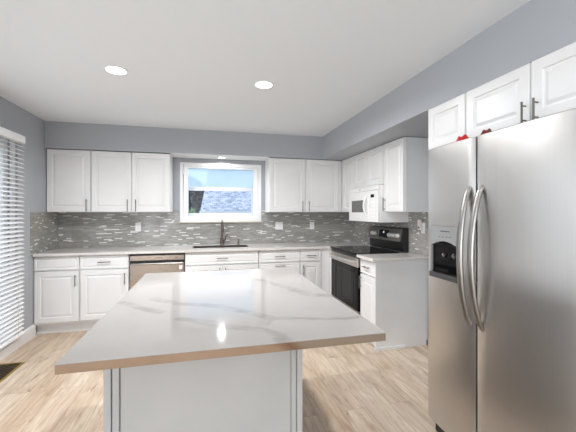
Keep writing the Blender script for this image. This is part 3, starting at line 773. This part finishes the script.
# packets lying on top of the refrigerator
def packet(name, label, x, y, z, lx, ly, h, m, m2, rot):
    t = thing(name, label, 'packet', x, y, z)
    b = MB(); N = 10; Mq = 8
    ca, sa = math.cos(rot), math.sin(rot)
    def P(i, j, sgn):
        u, v = i/N*2-1, j/Mq*2-1
        e = max(0, (1-abs(u)**2.6))*max(0, (1-abs(v)**2.2))
        zz = h*0.5*(1+sgn*e**0.5)*(1+0.10*math.sin(5*u+3*v)) if sgn > 0 else h*0.5*(1-e**0.5)
        xx, yy = u*lx/2, v*ly/2
        return (x+xx*ca-yy*sa, y+xx*sa+yy*ca, z+0.001+max(0.0, zz))
    for sgn in (1, -1):
        for i in range(N):
            for j in range(Mq): b.face(P(i, j, sgn), P(i+1, j, sgn), P(i+1, j+1, sgn), P(i, j+1, sgn))
    b.build('bag', m, t, smooth=True)
    b = MB()
    for i in range(3, 7):
        for j in range(2, 5):
            q = [P(i, j, 1), P(i+1, j, 1), P(i+1, j+1, 1), P(i, j+1, 1)]
            b.face(*[(a, c, d+0.0015) for a, c, d in q])
    b.build('label_print', m2, t)
    return t
packet('snack_packet', 'small red packet with white print lying over the freezer side of the refrigerator', 3.36, 3.156, 1.753, 0.08, 0.05, 0.078, m_red, m_white_paper, 0.2)
packet('snack_packet', 'small maroon and white packet lying over the wider refrigerator door', 3.36, 3.329, 1.753, 0.08, 0.042, 0.072, m_maroon, m_white_paper, -0.25)

# ------------------------------------------------------------ island
IX0, IX1, IY0, IY1 = 1.425, 2.535, 2.165, 3.682
it = thing('island_worktop', 'large white quartz island worktop with grey veins', 'worktop', 1.98, 2.93, 0.882)
MB().box(IX0, IX1, IY0, IY1, 0.9115, 0.914).build('slab', m_quartz, it, 0.001)
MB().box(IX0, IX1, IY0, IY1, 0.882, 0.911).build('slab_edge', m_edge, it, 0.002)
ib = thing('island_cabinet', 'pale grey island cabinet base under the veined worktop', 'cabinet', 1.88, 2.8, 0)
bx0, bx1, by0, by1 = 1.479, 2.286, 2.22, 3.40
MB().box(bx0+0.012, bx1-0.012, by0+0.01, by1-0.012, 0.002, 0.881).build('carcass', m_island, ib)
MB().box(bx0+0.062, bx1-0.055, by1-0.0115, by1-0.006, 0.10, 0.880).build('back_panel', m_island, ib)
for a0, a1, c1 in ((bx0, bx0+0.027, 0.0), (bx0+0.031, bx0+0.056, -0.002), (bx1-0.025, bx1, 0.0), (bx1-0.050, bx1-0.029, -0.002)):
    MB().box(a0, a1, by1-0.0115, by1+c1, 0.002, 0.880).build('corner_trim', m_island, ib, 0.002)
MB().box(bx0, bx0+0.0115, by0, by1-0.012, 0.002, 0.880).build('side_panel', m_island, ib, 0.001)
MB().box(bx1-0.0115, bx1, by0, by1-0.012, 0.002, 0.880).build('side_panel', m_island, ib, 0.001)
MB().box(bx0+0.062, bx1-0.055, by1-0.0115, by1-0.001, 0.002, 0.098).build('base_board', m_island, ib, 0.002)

# ------------------------------------------------------------ outlets and switches
def outlet(label, f, a, b_, gangs=1, kind='rocker'):
    wd = 0.07+0.046*(gangs-1)
    px, py, pz = f(a, b_, 0.0)
    t = thing('outlet', label, 'outlet', px, py, pz, 'white wall plates on the mosaic')
    MB(f).box(a-wd/2, a+wd/2, b_-0.0575, b_+0.0575, 0.0095, 0.015).build('plate', m_white_pl, t, 0.002)
    for k in range(gangs):
        o = a+(k-(gangs-1)/2)*0.046
        MB(f).box(o-0.0165, o+0.0165, b_-0.033, b_+0.033, 0.0152, 0.018).build('insert', m_trim, t, 0.001)
    if kind == 'socket':
        for k in range(gangs):
            o = a+(k-(gangs-1)/2)*0.046
            for s in (-1, 1):
                for q in (-0.006, 0.006): MB(f).box(o+q-0.001, o+q+0.001, b_+s*0.018-0.004, b_+s*0.018+0.004, 0.0181, 0.0184).build('slot', m_dkgrey, t)
    return t
outlet('white outlet plate on the mosaic above the dishwasher', S(0), 0.957, 1.173, 1, 'socket')
outlet('white double switch plate on the mosaic right of the sink window', S(0), 2.911, 1.172, 2)
outlet('white single outlet plate on the mosaic nearest the back corner', S(0), 3.427, 1.170, 1, 'socket')
t = outlet('white outlet plate on the right wall beside the refrigerator', W(RW), 1.765, 1.205, 1, 'socket')
pl = thing('plug_in_charger', 'pale plug-in charger on the outlet beside the refrigerator', 'charger', 4.09, 1.735, 1.24)
MB(W(RW)).box(1.712, 1.757, 1.185, 1.295, 0.0187, 0.045).build('case', m_pink, pl, 0.005)
MB(W(RW)).box(1.722, 1.747, 1.2, 1.22, 0.0452, 0.047).build('port', m_dkgrey, pl)

# ------------------------------------------------------------ downlights
def downlight(x, y, z, label, power, r=0.085, size=0.10):
    t = thing('downlight', label, 'light', x, y, z, 'recessed downlights')
    b = MB(); b.lathe([(r, -0.0005), (r, -0.005), (r-0.006, -0.007), (r-0.014, -0.0055), (r-0.018, -0.0005)], (x, y, z), 'c', 32); b.build('trim_ring', m_trim, t, smooth=True)
    b = MB(); b.lathe([(0.002, -0.0062), (r-0.019, -0.0060), (r-0.019, -0.001)], (x, y, z), 'c', 32); b.build('lens', m_lens, t)
    d = bpy.data.lights.new('downlight_lamp', 'AREA'); d.shape = 'DISK'; d.size = size; d.energy = power; d.color = (0.985, 0.99, 1.0); d.spread = math.radians(165)
    o = bpy.data.objects.new('near_downlight_lamp' if y > 3 else 'downlight_lamp', d); COL.objects.link(o); o.location = (0, 0, -0.012); o.parent = t
downlight(1.197, 2.078, RH, 'round recessed ceiling light nearer the blind', DOWNLIGHT_POWER)
downlight(2.336, 2.066, RH, 'round recessed ceiling light over the far end of the island', DOWNLIGHT_POWER)
downlight(1.197, 3.75, RH, 'round recessed ceiling light above the near island end, blind side', DOWNLIGHT_POWER*0.08)
downlight(2.40, 3.75, RH, 'round recessed ceiling light above the near island end, refrigerator side', DOWNLIGHT_POWER*0.09)
downlight(2.75, 4.55, RH, 'added ceiling light out of view, brightening the right aisle', DOWNLIGHT_POWER*0.06)  # extra lamp out of view, added to brighten the right aisle floor
downlight(2.06, 0.20, SOF-0.006, 'small recessed light in the soffit over the sink', 5.0, 0.06, 0.08)

# ------------------------------------------------------------ floor register
rv = thing('floor_register', 'dark floor register with brass edge below the blind', 'vent', 0.15, 1.5, 0)
MB().box(0.0605, 0.2315, 1.3405, 1.6695, 0.0005, 0.003).build('grille_bed', m_grille, rv)
b = MB()
for i in range(9):
    for j in range(4): b.tube([(0.072+j*0.042, 1.36+i*0.035, 0.0035), (0.105+j*0.042, 1.375+i*0.035, 0.0045)], 0.0035, 6)
b.build('scrollwork', m_scroll, rv)
b = MB()
for a0, a1, c0, c1 in ((0.040, 0.060, 1.320, 1.690), (0.232, 0.252, 1.320, 1.690), (0.060, 0.232, 1.320, 1.340), (0.060, 0.232, 1.670, 1.690)): b.box(a0, a1, c0, c1, 0.0005, 0.006)
b.build('frame', m_brass, rv)

# ------------------------------------------------------------ blind over the tall window
bl = thing('window_blind', 'white horizontal slat blind hanging over the tall window', 'blind', 0.05, 2.65, 2.09)
B0, B1 = 0.94, 4.45
MB().box(0.018, 0.072, B0+0.01, B1-0.01, 2.065, 2.085).build('head_rail', m_blind, bl, 0.002)
MB(E_(0)).loft([[(a, z, c) for z, c in ((2.085, 0.0), (2.135, 0.0), (2.135, 0.088), (2.128, 0.094), (2.066, 0.094), (2.062, 0.088), (2.062, 0.082), (2.085, 0.082))] for a in (B0+0.04, B1+0.012)]).build('valance', m_blind, bl, 0.002)
proto = None; pitch = 0.0425; tl = -0.42
z = 2.04; k = 0
while z > 0.165:
    if proto is None:
        b = MB(); hw = 0.025
        prof = [(-hw, -0.0012), (-hw*0.5, 0.0012), (0, 0.002), (hw*0.5, 0.0012), (hw, -0.0012), (hw, -0.0038), (hw*0.5, -0.0016), (0, -0.0008), (-hw*0.5, -0.0016), (-hw, -0.0038)]
        ca, sa = math.cos(tl), math.sin(tl)
        b.loft([[(0.045+u*ca-v*sa, y_, z+u*sa+v*ca) for u, v in prof] for y_ in (B0, B1)])
        proto = b.build('slat', m_blind, bl); zp = z
    else:
        o = proto.copy(); COL.objects.link(o); o.location = (0, 0, z-zp)
    z -= pitch
MB().box(0.024, 0.068, B0, B1, 0.136, 0.156).build('bottom_rail', m_blind, bl, 0.003)
for yy in (B0+0.12, 1.62, 2.25, 2.95, 3.65, B1-0.12):
    for xx in (0.0195, 0.0715): MB().tube([(xx, yy, 0.15), (xx, yy, 2.066)], 0.0012, 6).build('ladder_cord', m_cord, bl)
